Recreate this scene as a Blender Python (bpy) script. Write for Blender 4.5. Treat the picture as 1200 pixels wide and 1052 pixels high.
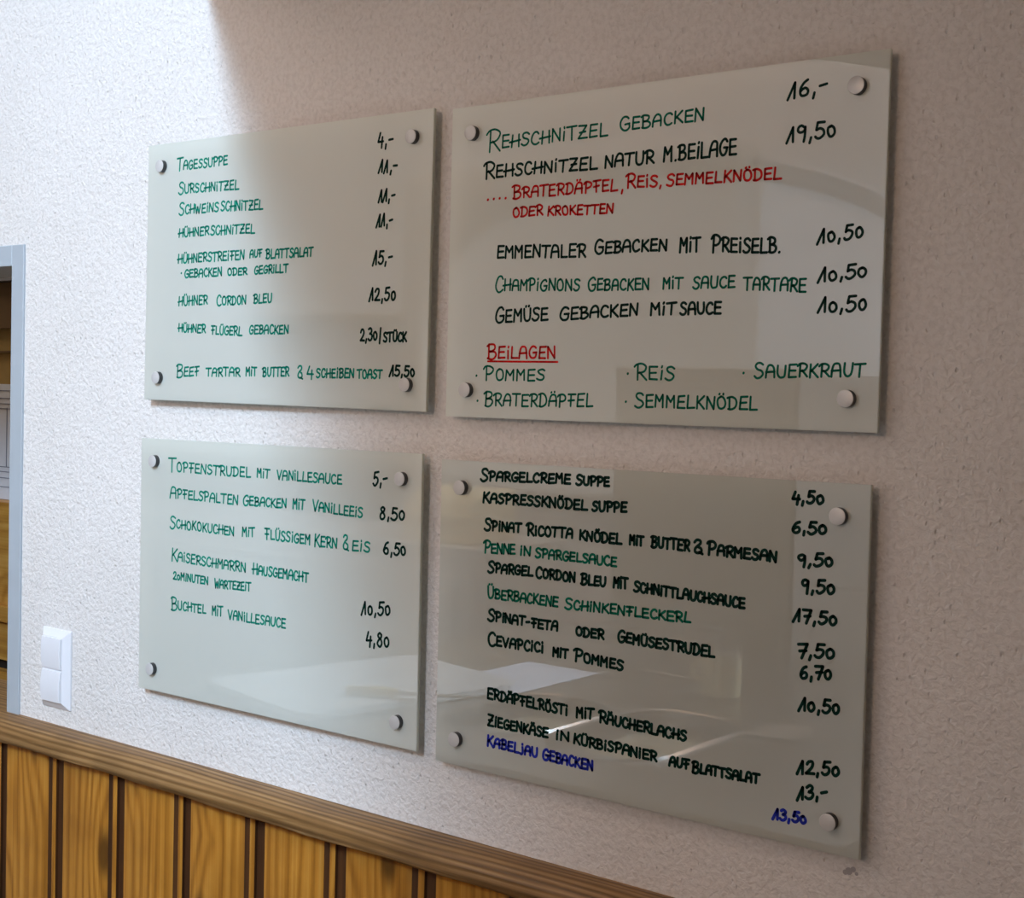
import bpy, bmesh, math, random
from mathutils import Matrix, Vector

for o in list(bpy.data.objects):
    bpy.data.objects.remove(o)
scene = bpy.context.scene
C = scene.collection
random.seed(4)
R = math.radians
Z0 = 1.77                      # height of the centre of the upper left board above the floor

# ------------------------------------------------------------------ camera
cam = bpy.data.cameras.new('camera')
cam.sensor_fit = 'HORIZONTAL'; cam.sensor_width = 36.0; cam.lens = 1652.6134 / 1200 * 36
cam.clip_start = 0.01
cam_o = bpy.data.objects.new('camera', cam); C.objects.link(cam_o)
rt, dn, fw = (0.785428, 0.618442, 0.025149), (0.043469, -0.014585, -0.998948), (-0.617424, 0.785695, -0.038339)
cam_o.matrix_world = Matrix(((rt[0], -dn[0], -fw[0], 1.54663), (rt[1], -dn[1], -fw[1], -1.40130),
                             (rt[2], -dn[2], -fw[2], -0.17626 + Z0), (0, 0, 0, 1)))
scene.camera = cam_o

# ------------------------------------------------------------------ light and exposure
def area(name, loc, aim, sx, sy, power, col):
    d = bpy.data.lights.new(name, 'AREA'); d.shape = 'RECTANGLE'; d.size = sx; d.size_y = sy
    d.energy = power; d.color = col
    o = bpy.data.objects.new(name, d); C.objects.link(o); o.location = loc
    o.rotation_euler = (Vector(aim) - Vector(loc)).to_track_quat('-Z', 'Y').to_euler()
    return o
KEY = (1.05, -3.02, Z0 + 1.40)
area('window_daylight', KEY, (-0.6, 0, Z0 - 1.6), 0.26, 0.80, 255, (0.56, 0.77, 1.0))
area('kitchen_fill_light', (-1.0, -2.2, Z0 + 1.80), (-0.7, -3.1, Z0 - 0.4), 1.6, 0.5, 34, (1.0, 0.64, 0.44))  # unseen warm fill added to brighten the back wall and room
low = area('wall_fill_light', (0.80, -2.72, Z0 + 0.40), (-0.15, 0, Z0 - 0.1), 0.5, 0.35, 9, (1.0, 0.62, 0.38)); low.data.spread = R(110)  # unseen fill added to light the wall in the slab's shade
area('rear_fill_light', (-2.9, -1.75, Z0 + 1.80), (-2.9, -2.75, Z0 - 0.8), 1.4, 0.4, 34, (1.0, 0.93, 0.84))  # unseen fill added to brighten the mirrored white chest unit
area('hatch_room_fill', (-2.2, 0.55, Z0 + 0.85), (-2.1, 0.9, Z0 - 0.4), 0.5, 0.5, 7, (1.0, 0.93, 0.82))  # lamp added to brighten the room behind the hatch
wd = bpy.data.worlds.new('room_ambience'); scene.world = wd; wd.use_nodes = True
bg = wd.node_tree.nodes['Background']; bg.inputs[0].default_value = (1.0, 0.64, 0.44, 1); bg.inputs[1].default_value = 0.11
scene.view_settings.view_transform = 'Standard'; scene.view_settings.look = 'None'
scene.view_settings.gamma = 1.0; scene.view_settings.use_curve_mapping = False
scene.view_settings.exposure = -0.80
scene.cycles.use_denoising = True

# ------------------------------------------------------------------ materials
def lin(c): return tuple((v / 255 / 12.92 if v / 255 <= .04045 else ((v / 255 + .055) / 1.055) ** 2.4) for v in c) + (1.0,)
class NT:
    def __init__(s, name):
        s.m = bpy.data.materials.new(name); s.m.use_nodes = True; s.t = s.m.node_tree
        s.b = s.t.nodes['Principled BSDF']; s.out = s.t.nodes['Material Output']
    def n(s, kind, ins=None, **kw):
        x = s.t.nodes.new(kind)
        for k, v in kw.items(): setattr(x, k, v)
        for k, v in (ins or {}).items():
            if hasattr(v, 'is_output'): s.t.links.new(v, x.inputs[k])
            else: x.inputs[k].default_value = v
        return x
    def l(s, a, b): s.t.links.new(a, b)
    def ramp(s, fac, stops):
        x = s.n('ShaderNodeValToRGB', {'Fac': fac}); e = x.color_ramp.elements
        while len(e) < len(stops): e.new(0.5)
        for i, (p_, c_) in enumerate(stops): e[i].position = p_; e[i].color = c_
        return x.outputs['Color']
    def math(s, op, a, b=0.0): return s.n('ShaderNodeMath', {0: a, 1: b}, operation=op).outputs[0]
    def mix(s, fac, a, b, mode='MIX'):
        return s.n('ShaderNodeMix', {0: fac, 6: a, 7: b}, data_type='RGBA', blend_type=mode).outputs[2]
    def bump(s, h, strength, dist):
        s.l(s.n('ShaderNodeBump', {'Height': h, 'Strength': strength, 'Distance': dist}).outputs[0], s.b.inputs['Normal'])

def plain(name, c, rough=0.5, metal=0.0, ior=1.5, mottled=0.06):
    k = NT(name); k.b.inputs['Roughness'].default_value = rough; k.b.inputs['Metallic'].default_value = metal
    k.b.inputs['IOR'].default_value = ior
    tc = k.n('ShaderNodeTexCoord').outputs['Object']
    nz = k.n('ShaderNodeTexNoise', {'Vector': tc, 'Scale': 25.0, 'Detail': 3.0}).outputs['Fac']
    a = lin(c); d = tuple(v * (1 - mottled) for v in a[:3]) + (1,); u = tuple(min(1, v * (1 + mottled)) for v in a[:3]) + (1,)
    k.l(k.ramp(nz, [(0.3, d), (0.7, u)]), k.b.inputs['Base Color'])
    return k.m

def plaster():
    k = NT('white rough plaster'); k.b.inputs['Roughness'].default_value = 0.9; k.b.inputs['Specular IOR Level'].default_value = 0.15
    tc = k.n('ShaderNodeTexCoord').outputs['Object']
    big = k.n('ShaderNodeTexNoise', {'Vector': tc, 'Scale': 3.0, 'Detail': 3.0}).outputs['Fac']
    base = k.ramp(big, [(0.25, (0.775, 0.74, 0.71, 1)), (0.75, (0.835, 0.80, 0.775, 1))])
    grain = k.n('ShaderNodeTexNoise', {'Vector': tc, 'Scale': 150.0, 'Detail': 2.0, 'Roughness': 0.55, 'Distortion': 0.4}).outputs['Fac']
    lump = k.n('ShaderNodeTexNoise', {'Vector': tc, 'Scale': 62.0, 'Detail': 2.0}).outputs['Fac']
    mp = k.n('ShaderNodeMapping', {'Vector': tc, 'Scale': (95.0, 95.0, 55.0)}).outputs[0]
    vo = k.n('ShaderNodeTexVoronoi', {'Vector': mp, 'Scale': 1.0, 'Randomness': 1.0}).outputs['Distance']
    pit = k.n('ShaderNodeMapRange', {0: vo, 1: 0.0, 2: 0.16, 3: -1.0, 4: 0.0}).outputs[0]
    h = k.math('ADD', k.math('ADD', k.math('MULTIPLY', grain, 1.5), k.math('MULTIPLY', lump, 0.8)), pit)
    grain_shade = k.ramp(grain, [(0.34, (0.90, 0.893, 0.885, 1)), (0.58, (1, 1, 1, 1))])  # self-shading of the plaster grain painted into its colour
    k.l(k.mix(1.0, base, grain_shade, 'MULTIPLY'), k.b.inputs['Base Color'])
    k.bump(h, 1.0, 0.0020)
    return k.m

def board_glass(name, body, through, ior):
    # milky glass: polished front that mirrors the room, pale greenish body that lets some light pass
    k = NT(name); t = k.t; t.nodes.remove(k.b)
    df = k.n('ShaderNodeBsdfDiffuse', {'Color': body}).outputs[0]
    tr = k.n('ShaderNodeBsdfTranslucent', {'Color': body}).outputs[0]
    ms = k.n('ShaderNodeMixShader', {0: through, 1: df, 2: tr}).outputs[0]
    gl = k.n('ShaderNodeBsdfGlossy', {'Color': (1, 1, 1, 1), 'Roughness': 0.0}).outputs[0]
    fr = k.n('ShaderNodeFresnel', {'IOR': ior}).outputs[0]
    k.l(k.n('ShaderNodeMixShader', {0: fr, 1: ms, 2: gl}).outputs[0], k.out.inputs['Surface'])
    return k.m
def clear_back(name, tint):
    k = NT(name); k.t.nodes.remove(k.b)
    k.l(k.n('ShaderNodeBsdfTransparent', {'Color': tint}).outputs[0], k.out.inputs['Surface'])
    return k.m

def sky_pane():
    k = NT('daylit frosted pane'); k.b.inputs['Base Color'].default_value = (.6, .65, .7, 1)
    k.b.inputs['Emission Color'].default_value = (0.80, 0.88, 1.0, 1); k.b.inputs['Emission Strength'].default_value = 1.0
    return k.m

def ink(name, c):
    k = NT(name); k.b.inputs['Roughness'].default_value = 0.45; k.b.inputs['Specular IOR Level'].default_value = 0.12
    tc = k.n('ShaderNodeTexCoord').outputs['Object']
    nz = k.n('ShaderNodeTexNoise', {'Vector': tc, 'Scale': 160.0, 'Detail': 2.0}).outputs['Fac']
    a = lin(c); k.l(k.ramp(nz, [(0.3, tuple(v * 0.7 for v in a[:3]) + (1,)), (0.7, tuple(v * 1.35 for v in a[:3]) + (1,))]), k.b.inputs['Base Color'])
    return k.m

def wood(name, dark, mid, light, axis, freq, rough=0.45, groove=0.0, knots=True, bump=0.0009, ringw=0.26):
    # grain runs along `axis`; a per-plank number shifts the figure so that no two boards match
    k = NT(name); k.b.inputs['Roughness'].default_value = rough
    tc = k.n('ShaderNodeTexCoord').outputs['Object']
    at = k.n('ShaderNodeAttribute', attribute_name='plank').outputs['Fac']
    off = k.n('ShaderNodeCombineXYZ', {0: k.math('MULTIPLY', at, 3.7), 1: 0.0, 2: k.math('MULTIPLY', at, 5.3)}).outputs[0]
    v = k.n('ShaderNodeVectorMath', {0: tc, 1: off}, operation='ADD').outputs[0]
    sc = (1.0, 9.0, 9.0) if axis == 'X' else (9.0, 9.0, 1.0)
    st = k.n('ShaderNodeMapping', {'Vector': v, 'Scale': sc}).outputs[0]
    warp = k.n('ShaderNodeTexNoise', {'Vector': st, 'Scale': 1.1, 'Detail': 2.0}).outputs['Fac']
    ks = k.n('ShaderNodeSeparateXYZ', {0: v}).outputs
    kv = k.n('ShaderNodeCombineXYZ', {0: k.math('MULTIPLY', ks[0], 7.0), 1: k.math('MULTIPLY', ks[2], 2.6)}).outputs[0]
    vo = k.n('ShaderNodeTexVoronoi', {'Vector': kv, 'Scale': 1.0, 'Randomness': 1.0}, voronoi_dimensions='2D').outputs['Distance']
    near = k.n('ShaderNodeMapRange', {0: vo, 1: 0.0, 2: 0.5, 3: 1.0, 4: 0.0}, interpolation_type='SMOOTHSTEP').outputs[0]
    sep = k.n('ShaderNodeSeparateXYZ', {0: v}).outputs
    across = k.math('ADD', sep[1], sep[2]) if axis == 'X' else k.math('ADD', sep[0], k.math('MULTIPLY', sep[1], 0.5))
    ph = k.math('ADD', k.math('MULTIPLY', across, freq), k.math('MULTIPLY', warp, 24.0 if axis == 'X' else 16.0))
    if knots: ph = k.math('ADD', ph, k.math('MULTIPLY', near, 9.0))
    ring = k.math('ADD', k.math('MULTIPLY', k.math('SINE', ph), 0.5), 0.5)
    ring = k.math('POWER', ring, 1.6)
    fs = (2.0, 160.0, 160.0) if axis == 'X' else (160.0, 160.0, 2.0)
    fine = k.n('ShaderNodeTexNoise', {'Vector': k.n('ShaderNodeMapping', {'Vector': v, 'Scale': fs}).outputs[0], 'Scale': 1.0, 'Detail': 4.0}).outputs['Fac']
    mixv = k.math('ADD', k.math('MULTIPLY', ring, ringw), k.math('MULTIPLY', fine, 1.0 - ringw))
    col = k.ramp(mixv, [(0.12, lin(light)), (0.45, lin(mid)), (0.95, lin(dark))])
    blot = k.n('ShaderNodeTexNoise', {'Vector': v, 'Scale': 7.0, 'Detail': 3.0}).outputs['Fac']
    col = k.mix(k.n('ShaderNodeMapRange', {0: blot, 1: 0.45, 2: 0.75, 3: 0.0, 4: 0.45}).outputs[0], col, lin(dark))
    if knots:
        core = k.n('ShaderNodeMapRange', {0: vo, 1: 0.04, 2: 0.15, 3: 0.8, 4: 0.0}, interpolation_type='SMOOTHSTEP').outputs[0]
        col = k.mix(core, col, lin(tuple(c * 0.55 for c in dark)))
    k.l(col, k.b.inputs['Base Color'])
    k.bump(k.math('ADD', mixv, k.math('MULTIPLY', fine, 0.5)), 0.5 + groove, bump)
    return k.m

M = dict(
    plaster=plaster(),
    glass=board_glass('milky green-grey glass', (0.92, 0.95, 0.88, 1), 0.42, 1.9), glass4=board_glass('milky reflective glass', (0.78, 0.81, 0.75, 1), 0.42, 2.25), back=clear_back('clear glass back', (0.95, 0.97, 0.94, 1)),
    edge=board_glass('green glass edge', (0.80, 0.83, 0.72, 1), 0.5, 1.4),
    steel=plain('cap rim with dark reflections', (84, 84, 86), 0.3, 0.9),  # dark reflections on the cap sides put into the steel's colour
    capface=plain('satin cap face', (212, 211, 210), 0.42, 0.25),
    t=ink('daylit green marker ink', (0, 132, 110)),  # same green ink, daylight on the left boards put into its colour
    g=ink('green marker ink', (0, 102, 80)), k=ink('dark green marker ink', (0, 44, 36)),
    r=ink('red marker ink', (190, 22, 22)), b=ink('blue marker ink', (38, 52, 165)),
    rail=wood('weathered pine rail', (58, 36, 14), (142, 104, 60), (188, 150, 102), 'X', 540.0, 0.5, 0.4, False, 0.0016, 0.30),
    plank=wood('stained pine plank', (104, 56, 12), (184, 122, 42), (208, 150, 66), 'Z', 260.0, 0.38),
    groove=wood('dark stained groove', (44, 24, 8), (74, 42, 16), (98, 60, 26), 'Z', 200.0, 0.5, 0.0, False),
    pine=wood('honey pine', (150, 92, 28), (205, 150, 66), (226, 178, 98), 'X', 120.0, 0.45),
    frame=plain('pale grey painted metal', (178, 186, 193), 0.4, 0.0, mottled=0.02),
    switch=plain('white switch plastic', (236, 236, 240), 0.28, mottled=0.01),
    white=plain('white enamel', (232, 232, 230), 0.3), cream=plain('cream enamel', (244, 222, 172), 0.35),
    paper=plain('white paper', (226, 228, 236), 0.8, mottled=0.02), print_=plain('grey print', (120, 124, 140), 0.8),
    tan=plain('tan wall paint', (168, 138, 84), 0.8), brown=plain('brown paint', (112, 86, 56), 0.7), greyb=plain('grey beam paint', (128, 126, 130), 0.7),
    inox=plain('stainless steel', (158, 154, 148), 0.26, 1.0), laminate=plain('beige laminate', (150, 134, 104), 0.5),
    tile=plain('grey floor tile', (140, 132, 120), 0.5), dark=plain('dark gap', (36, 26, 18), 0.8), smudge=plain('grey smudge', (168, 162, 162), 0.9),
    curtain=board_glass('sheer beige curtain', (0.80, 0.75, 0.68, 1), 0.72, 1.05), sky=sky_pane(), splash=plain('grey-brown tile', (104, 98, 88), 0.5),
    handle=plain('yellow handle plastic', (214, 172, 70), 0.4))

# ------------------------------------------------------------------ mesh helpers
def obj(name, bm, mats, parent=None, loc=None, smooth=None, bevel=None):
    me = bpy.data.meshes.new(name); bm.normal_update(); bm.to_mesh(me); bm.free()
    for m in (mats if isinstance(mats, (list, tuple)) else [mats]): me.materials.append(m)
    o = bpy.data.objects.new(name, me); C.objects.link(o)
    if parent: o.parent = parent
    if loc: o.location = loc
    if smooth is not None:
        for p in me.polygons: p.use_smooth = True
        me.set_sharp_from_angle(angle=R(smooth))
    if bevel:
        b = o.modifiers.new('bevel', 'BEVEL'); b.width = bevel; b.segments = 3; b.limit_method = 'ANGLE'
    return o
def empty(name, loc, label, cat, group=None):
    o = bpy.data.objects.new(name, None); C.objects.link(o); o.location = loc; o.empty_display_size = 0.05
    return tag(o, label, cat, group)
def tag(o, label, cat, group=None):
    o['label'] = label; o['category'] = cat
    if group: o['group'] = group
    return o
def struct(o, label=None):
    o['kind'] = 'structure'
    if label: o['label'] = label
    return o
def box(bm, x0, x1, y0, y1, z0, z1, mi=0):
    vs = [bm.verts.new(v) for v in ((x0, y0, z0), (x1, y0, z0), (x1, y1, z0), (x0, y1, z0), (x0, y0, z1), (x1, y0, z1), (x1, y1, z1), (x0, y1, z1))]
    for f in ((0, 3, 2, 1), (4, 5, 6, 7), (0, 1, 5, 4), (1, 2, 6, 5), (2, 3, 7, 6), (3, 0, 4, 7)):
        bm.faces.new([vs[i] for i in f]).material_index = mi
    return vs
def lathe(bm, prof, n=40, axis='Y', cx=0.0, cz=0.0, mi=0, mids=None):
    # prof: (radius, position along the axis) from one end to the other
    rings = []
    for r, t in prof:
        if r < 1e-6:
            rings.append([bm.verts.new((cx, t, cz) if axis == 'Y' else (cx, cz, t))])
        else:
            rings.append([bm.verts.new((cx + r * math.cos(a), t, cz + r * math.sin(a)) if axis == 'Y' else (cx + r * math.cos(a), cz + r * math.sin(a), t))
                          for a in (2 * math.pi * i / n for i in range(n))])
    for j, (A, B) in enumerate(zip(rings, rings[1:])):
        for i in range(n):
            q = [A[i % len(A)], A[(i + 1) % len(A)], B[(i + 1) % len(B)], B[i % len(B)]]
            q = list(dict.fromkeys(q))
            if len(q) > 2: bm.faces.new(q).material_index = mids[j] if mids else mi
    bmesh.ops.recalc_face_normals(bm, faces=bm.faces)
def extrude_profile(bm, prof, x0, x1, n=1, mi=0, wob=None):
    # closed (y, z) outline swept along x
    rings = []
    for i in range(n + 1):
        x = x0 + (x1 - x0) * i / n
        rings.append([bm.verts.new((x, y + (wob(x, j) if wob else 0), z + (wob(x, j + 50) if wob else 0))) for j, (y, z) in enumerate(prof)])
    for A, B in zip(rings, rings[1:]):
        for i in range(len(prof)):
            bm.faces.new((A[i], A[(i + 1) % len(prof)], B[(i + 1) % len(prof)], B[i])).material_index = mi
    bm.faces.new(rings[0]); bm.faces.new(rings[-1][::-1])
    bmesh.ops.recalc_face_normals(bm, faces=bm.faces)
def tube(bm, pts, r, n=8):
    rings = []
    for i, p in enumerate(pts):
        p = Vector(p); d = (Vector(pts[min(i + 1, len(pts) - 1)]) - Vector(pts[max(i - 1, 0)])).normalized()
        u = d.orthogonal().normalized(); w = d.cross(u)
        if i and rings:
            u0 = (rings[-1][0].co - Vector(pts[i - 1])); u = (u0 - d * u0.dot(d)).normalized(); w = d.cross(u)
        rings.append([bm.verts.new(p + r * (u * math.cos(2 * math.pi * k / n) + w * math.sin(2 * math.pi * k / n))) for k in range(n)])
    for A, B in zip(rings, rings[1:]):
        for k in range(n): bm.faces.new((A[k], A[(k + 1) % n], B[(k + 1) % n], B[k]))
    bm.faces.new(rings[0][::-1]); bm.faces.new(rings[-1])

# ------------------------------------------------------------------ room shell
YW = 0.020                                       # face of the plaster; the glass fronts lie at y = 0
HX, HT, HB = -0.666, Z0 + 0.066, Z0 - 0.766      # serving hatch: outer right edge of its frame, top, sill
bm = bmesh.new()
box(bm, HX - 0.02, 2.6, YW, YW + 0.14, 0, Z0 + 1.95)
box(bm, -4.6, HX - 0.02, YW, YW + 0.14, HT - 0.02, Z0 + 1.95)
box(bm, -4.6, HX - 0.02, YW, YW + 0.14, 0, HB - 0.04)
box(bm, -4.6, -1.78, YW, YW + 0.14, HB - 0.04, HT - 0.02)
wall = struct(obj('wall_front', bm, M['plaster']), 'rough white plastered wall behind the menu boards')
bm = bmesh.new()
for (dx, dz, r) in ((0, 0, .0042), (.005, .003, .003), (-.004, -.002, .003), (.009, -.001, .002)):
    lathe(bm, [(0, -.0004), (r, -.0003), (r, .001)], 12, 'Y', dx, dz)
obj('drill_hole', bm, M['smudge'], wall, (0.909, YW, Z0 - 0.683))

bm = bmesh.new(); box(bm, -4.6, 2.6, -3.1, 2.6, -0.05, 0); struct(obj('floor', bm, M['tile']))
bm = bmesh.new(); box(bm, -4.6, 2.6, -3.2, -3.1, 0, Z0 + 0.95)
box(bm, -4.6, 0.76, -3.2, -3.1, Z0 + 0.95, Z0 + 1.95); box(bm, 1.36, 2.6, -3.2, -3.1, Z0 + 0.95, Z0 + 1.95)
struct(obj('wall_back', bm, M['plaster']))
bm = bmesh.new(); box(bm, -4.6, 2.6, -3.2, 2.6, Z0 + 1.95, Z0 + 2.0); struct(obj('ceiling', bm, M['plaster']))
# unseen ceiling slab added to block daylight; its oblique edge shapes the shadow
ez = Z0 + 0.46
bm = bmesh.new()
fx = lambda s: (-0.199) + s * 0.530
poly = [(fx(0), YW), (fx(2.9), -2.9), (2.55, -2.9), (2.55, YW)]
lo = [bm.verts.new((x, y, ez)) for x, y in poly]; hi = [bm.verts.new((x, y, ez + 0.05)) for x, y in poly]
bm.faces.new(lo); bm.faces.new(hi[::-1])
for i in range(4): bm.faces.new((lo[i], lo[(i + 1) % 4], hi[(i + 1) % 4], hi[i]))
bmesh.ops.recalc_face_normals(bm, faces=bm.faces)
struct(obj('shade_slab', bm, M['plaster']), 'unseen plaster slab added to shade the right half of the wall')
w1 = bmesh.new()
for a in ((0.76, 0.80, .95, 1.95), (1.32, 1.36, .95, 1.95), (0.80, 1.32, .95, .99), (0.80, 1.32, 1.91, 1.95)):
    box(w1, a[0], a[1], -3.14, -3.07, Z0 + a[2], Z0 + a[3])
struct(obj('window_1', w1, M['frame']), 'window frame high in the opposite wall')

# arched window in the opposite wall, bright with daylight
def arch_pts(cx, hw, spring, rise, base, n=28):
    return [(cx + hw * math.cos(math.pi * i / n), spring + rise * math.sin(math.pi * i / n)) for i in range(n + 1)] + [(cx - hw, base), (cx + hw, base)]
bm = bmesh.new()
a_, b_ = arch_pts(-1.30, 1.15, Z0 + .09, .55, Z0 - .55), arch_pts(-1.30, 1.22, Z0 + .09, .62, Z0 - .62)
va = [[bm.verts.new((x, y, z)) for x, z in q] for q, y in ((a_, -3.085), (a_, -3.06), (b_, -3.06), (b_, -3.099))]
for P, Q in zip(va, va[1:]):
    for i in range(len(P)): bm.faces.new((P[i], P[(i + 1) % len(P)], Q[(i + 1) % len(P)], Q[i]))
bmesh.ops.recalc_face_normals(bm, faces=bm.faces)
wn3 = struct(obj('window_3', bm, M['frame']), 'arched window in the opposite wall')
bm = bmesh.new(); bm.faces.new([bm.verts.new((x, -3.082, z)) for x, z in a_])
bmesh.ops.recalc_face_normals(bm, faces=bm.faces)
obj('pane', bm, M['sky'], wn3)

bm = bmesh.new(); cur = [[bm.verts.new((-2.56 + 1.70 * i / 80, -3.045 + .012 * math.sin(i * 1.1) + .006 * math.sin(i * .37), z)) for i in range(81)] for z in (Z0 - .60, Z0 + .74)]
for i in range(80): bm.faces.new((cur[0][i], cur[0][i + 1], cur[1][i + 1], cur[1][i]))  # curtain added to fade the left part of the bright pane
tag(obj('dimming_curtain', bm, M['curtain'], smooth=60), 'sheer curtain added to dim the arched window mirrored in the upper right board', 'curtain')

# hatch: grey metal frame, pine sill
bm = bmesh.new()
FW, FT = 0.037, 0.037
y0, y1 = YW - 0.004, YW + 0.150
box(bm, HX - FW, HX, y0, y1, HB, HT)
box(bm, -1.80, HX - FW, y0, y1, HT - FT, HT)
box(bm, -1.80, -1.80 + FW, y0, y1, HB, HT - FT)
struct(obj('window_2', bm, M['frame'], bevel=0.0015), 'pale grey metal frame of the serving hatch at left edge')

# ------------------------------------------------------------------ dado: rail and plank wainscot
zr = Z0 - 0.765
prof = [(YW + .001, zr), (-.004, zr - .001), (-.016, zr - .004), (-.0235, zr - .010), (-.0265, zr - .018),
        (-.0265, zr - .030), (-.0255, zr - .036), (-.021, zr - .0405), (-.014, zr - .042), (YW + .001, zr - .042)]
def wob(x, j):
    return 0.0011 * math.sin(x * 9 + j * 1.3) + 0.0006 * math.sin(x * 31 + j)
bm = bmesh.new(); extrude_profile(bm, prof, -1.86, 2.55, 150, wob=lambda x, j: wob(x, j) if 0 < (j % 50) < 9 else 0)
box(bm, -1.76, HX - FW, YW - .002, YW + 0.152, HB - 0.040, HB - 0.002)
struct(obj('trim_1', bm, M['rail'], smooth=50), 'weathered grained pine rail capping the plank wainscot')

PITCH, START = 0.1681, -0.5086
bm = bmesh.new()
lay = bm.faces.layers.float.new('plank')
pp = [(0.000, .0100), (0.0006, .004), (0.003, .0008), (0.007, 0.0), (.060, -.0003), (.1155, 0.0), (.1195, .0012), (.1235, .0048), (.1348, .0060),
      (.1354, .0040), (.1380, .0024), (.1440, .0024), (.1468, .0040), (.1474, .0085), (.168, .0085)]
dark = {0, 7, 8, 12, 13}
for k in range(-8, 19):
    x0 = START + PITCH * k
    jit = random.uniform(-.0012, .0012)
    cols = []
    for (x, y) in pp:
        cols.append([bm.verts.new((x0 + x + jit * (x < .15), y, z)) for z in (0.0, 0.35, 0.7, zr - 0.030)])
    tone = random.uniform(0, 10)
    for i in range(len(pp) - 1):
        for j in range(3):
            f = bm.faces.new((cols[i][j], cols[i + 1][j], cols[i + 1][j + 1], cols[i][j + 1]))
            f[lay] = tone; f.material_index = 1 if i in dark else 0
struct(obj('trim_2', bm, [M['plank'], M['groove']], smooth=35), 'knotty stained pine plank wainscot below the rail')

# ------------------------------------------------------------------ double light switch
sx0, sx1, sz0, sz1 = -0.595, -0.513, Z0 - 0.7355, Z0 - 0.598
sw = empty('light_switch', ((sx0 + sx1) / 2, YW, (sz0 + sz1) / 2), 'white double light switch on the wall beside the hatch frame', 'light switch')
hw, hh = (sx1 - sx0) / 2, (sz1 - sz0) / 2
bm = bmesh.new()
ring = lambda a, b, y: [bm.verts.new(v) for v in ((-a, y, -b), (a, y, -b), (a, y, b), (-a, y, b))]
r0, r1, r2 = ring(hw, hh, 0), ring(hw - .0005, hh - .0005, -.003), ring(hw - .0125, hh - .0125, -.0115)
for A, B in ((r0, r1), (r1, r2)):
    for i in range(4): bm.faces.new((A[i], A[(i + 1) % 4], B[(i + 1) % 4], B[i]))
bm.faces.new(r2); bm.faces.new(r0[::-1]); bmesh.ops.recalc_face_normals(bm, faces=bm.faces)
obj('switch_frame', bm, M['switch'], sw, bevel=.0009)
for cz in (.0285, -.0285):
    bm = bmesh.new()
    a, b = .0275, .0265
    rows = []
    for i in range(9):
        z = cz - b + 2 * b * i / 8; t = (i / 8 - .5) * 2
        y = -.0150 - .0022 * (1 - t * t) - .0012 * t * (1 if cz > 0 else -1) * 0.4
        rows.append([bm.verts.new(v) for v in ((-a, -.011, z), (-a, y + .0015, z), (-a + .0015, y, z), (a - .0015, y, z), (a, y + .0015, z), (a, -.011, z))])
    for A, B in zip(rows, rows[1:]):
        for i in range(5): bm.faces.new((A[i], A[i + 1], B[i + 1], B[i]))
    bm.faces.new(rows[0][::-1]); bm.faces.new(rows[-1]); bmesh.ops.recalc_face_normals(bm, faces=bm.faces)
    obj('rocker', bm, M['switch'], sw, smooth=40)

# ------------------------------------------------------------------ room seen through the hatch
yb = 0.90
bm = bmesh.new(); box(bm, -3.9, -1.2, yb, yb + .06, 0, Z0 + 1.95); struct(obj('wall_far', bm, M['tan']))
bm = bmesh.new(); box(bm, -3.9, -1.2, yb - .05, yb - .001, Z0 + .110, Z0 + .156); struct(obj('trim_3', bm, M['greyb']), 'grey ledge on the far wall')
bm = bmesh.new(); box(bm, -3.9, -1.2, yb - .02, yb - .001, Z0 - .022, Z0 + .109)
box(bm, -3.9, -1.2, yb - .03, yb - .001, Z0 + .157, Z0 + .40); struct(obj('trim_4', bm, M['brown']), 'brown band on the far wall')
bm = bmesh.new(); box(bm, -3.9, -1.2, yb - .012, yb - .001, Z0 - .092, Z0 - .086); struct(obj('trim_5', bm, M['brown']), 'thin strip on the tan far wall')
bm = bmesh.new(); bx0 = -2.62
box(bm, bx0, bx0 + .56, yb - .004, yb - .0012, Z0 - .515, Z0 - .182)
nt = empty('notice_sheet', (bx0 + .28, yb, Z0 - .35), 'white notice sheet with printed table seen through the hatch', 'paper notice')
sh = obj('sheet', bm, M['paper']); sh.parent = nt; sh.location = -Vector(nt.location)
bm = bmesh.new()
for z in (.200, .222, .238, .252, .420, .434, .452, .478):
    box(bm, bx0 + .02, bx0 + .54, yb - .0052, yb - .0042, Z0 - z - .002, Z0 - z)
for x in (.02, .10, .20, .30, .40, .455, .505, .535):
    box(bm, bx0 + x, bx0 + x + .003, yb - .0052, yb - .0042, Z0 - .42, Z0 - .25)
ln = obj('table_lines', bm, M['print_']); ln.parent = nt; ln.location = -Vector(nt.location)
cb = empty('pine_cupboard', (-2.4, yb - .2, 0), 'honey pine cupboard in the room behind the hatch', 'cupboard')
def cpart(name, dims, mat, bev=.002):
    bm = bmesh.new(); box(bm, *dims); o = obj(name, bm, mat, bevel=bev); o.parent = cb; o.location = -Vector(cb.location); return o
cpart('cupboard_body', (-3.2, -1.75, yb - .06, yb - .002, 0.02, Z0 - .516), M['pine'])
cpart('top_ledge', (-3.2, -1.75, yb - .10, yb - .06, Z0 - .845, Z0 - .800), M['pine'])
cpart('drawer', (-3.19, -1.76, yb - .085, yb - .06, Z0 - .955, Z0 - .850), M['pine'])
cpart('recess_strip', (-3.19, -1.76, yb - .063, yb - .06, Z0 - .985, Z0 - .957), M['dark'], None)
cpart('cupboard_door', (-3.19, -1.76, yb - .085, yb - .06, 0.1, Z0 - .988), M['pine'])

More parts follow.
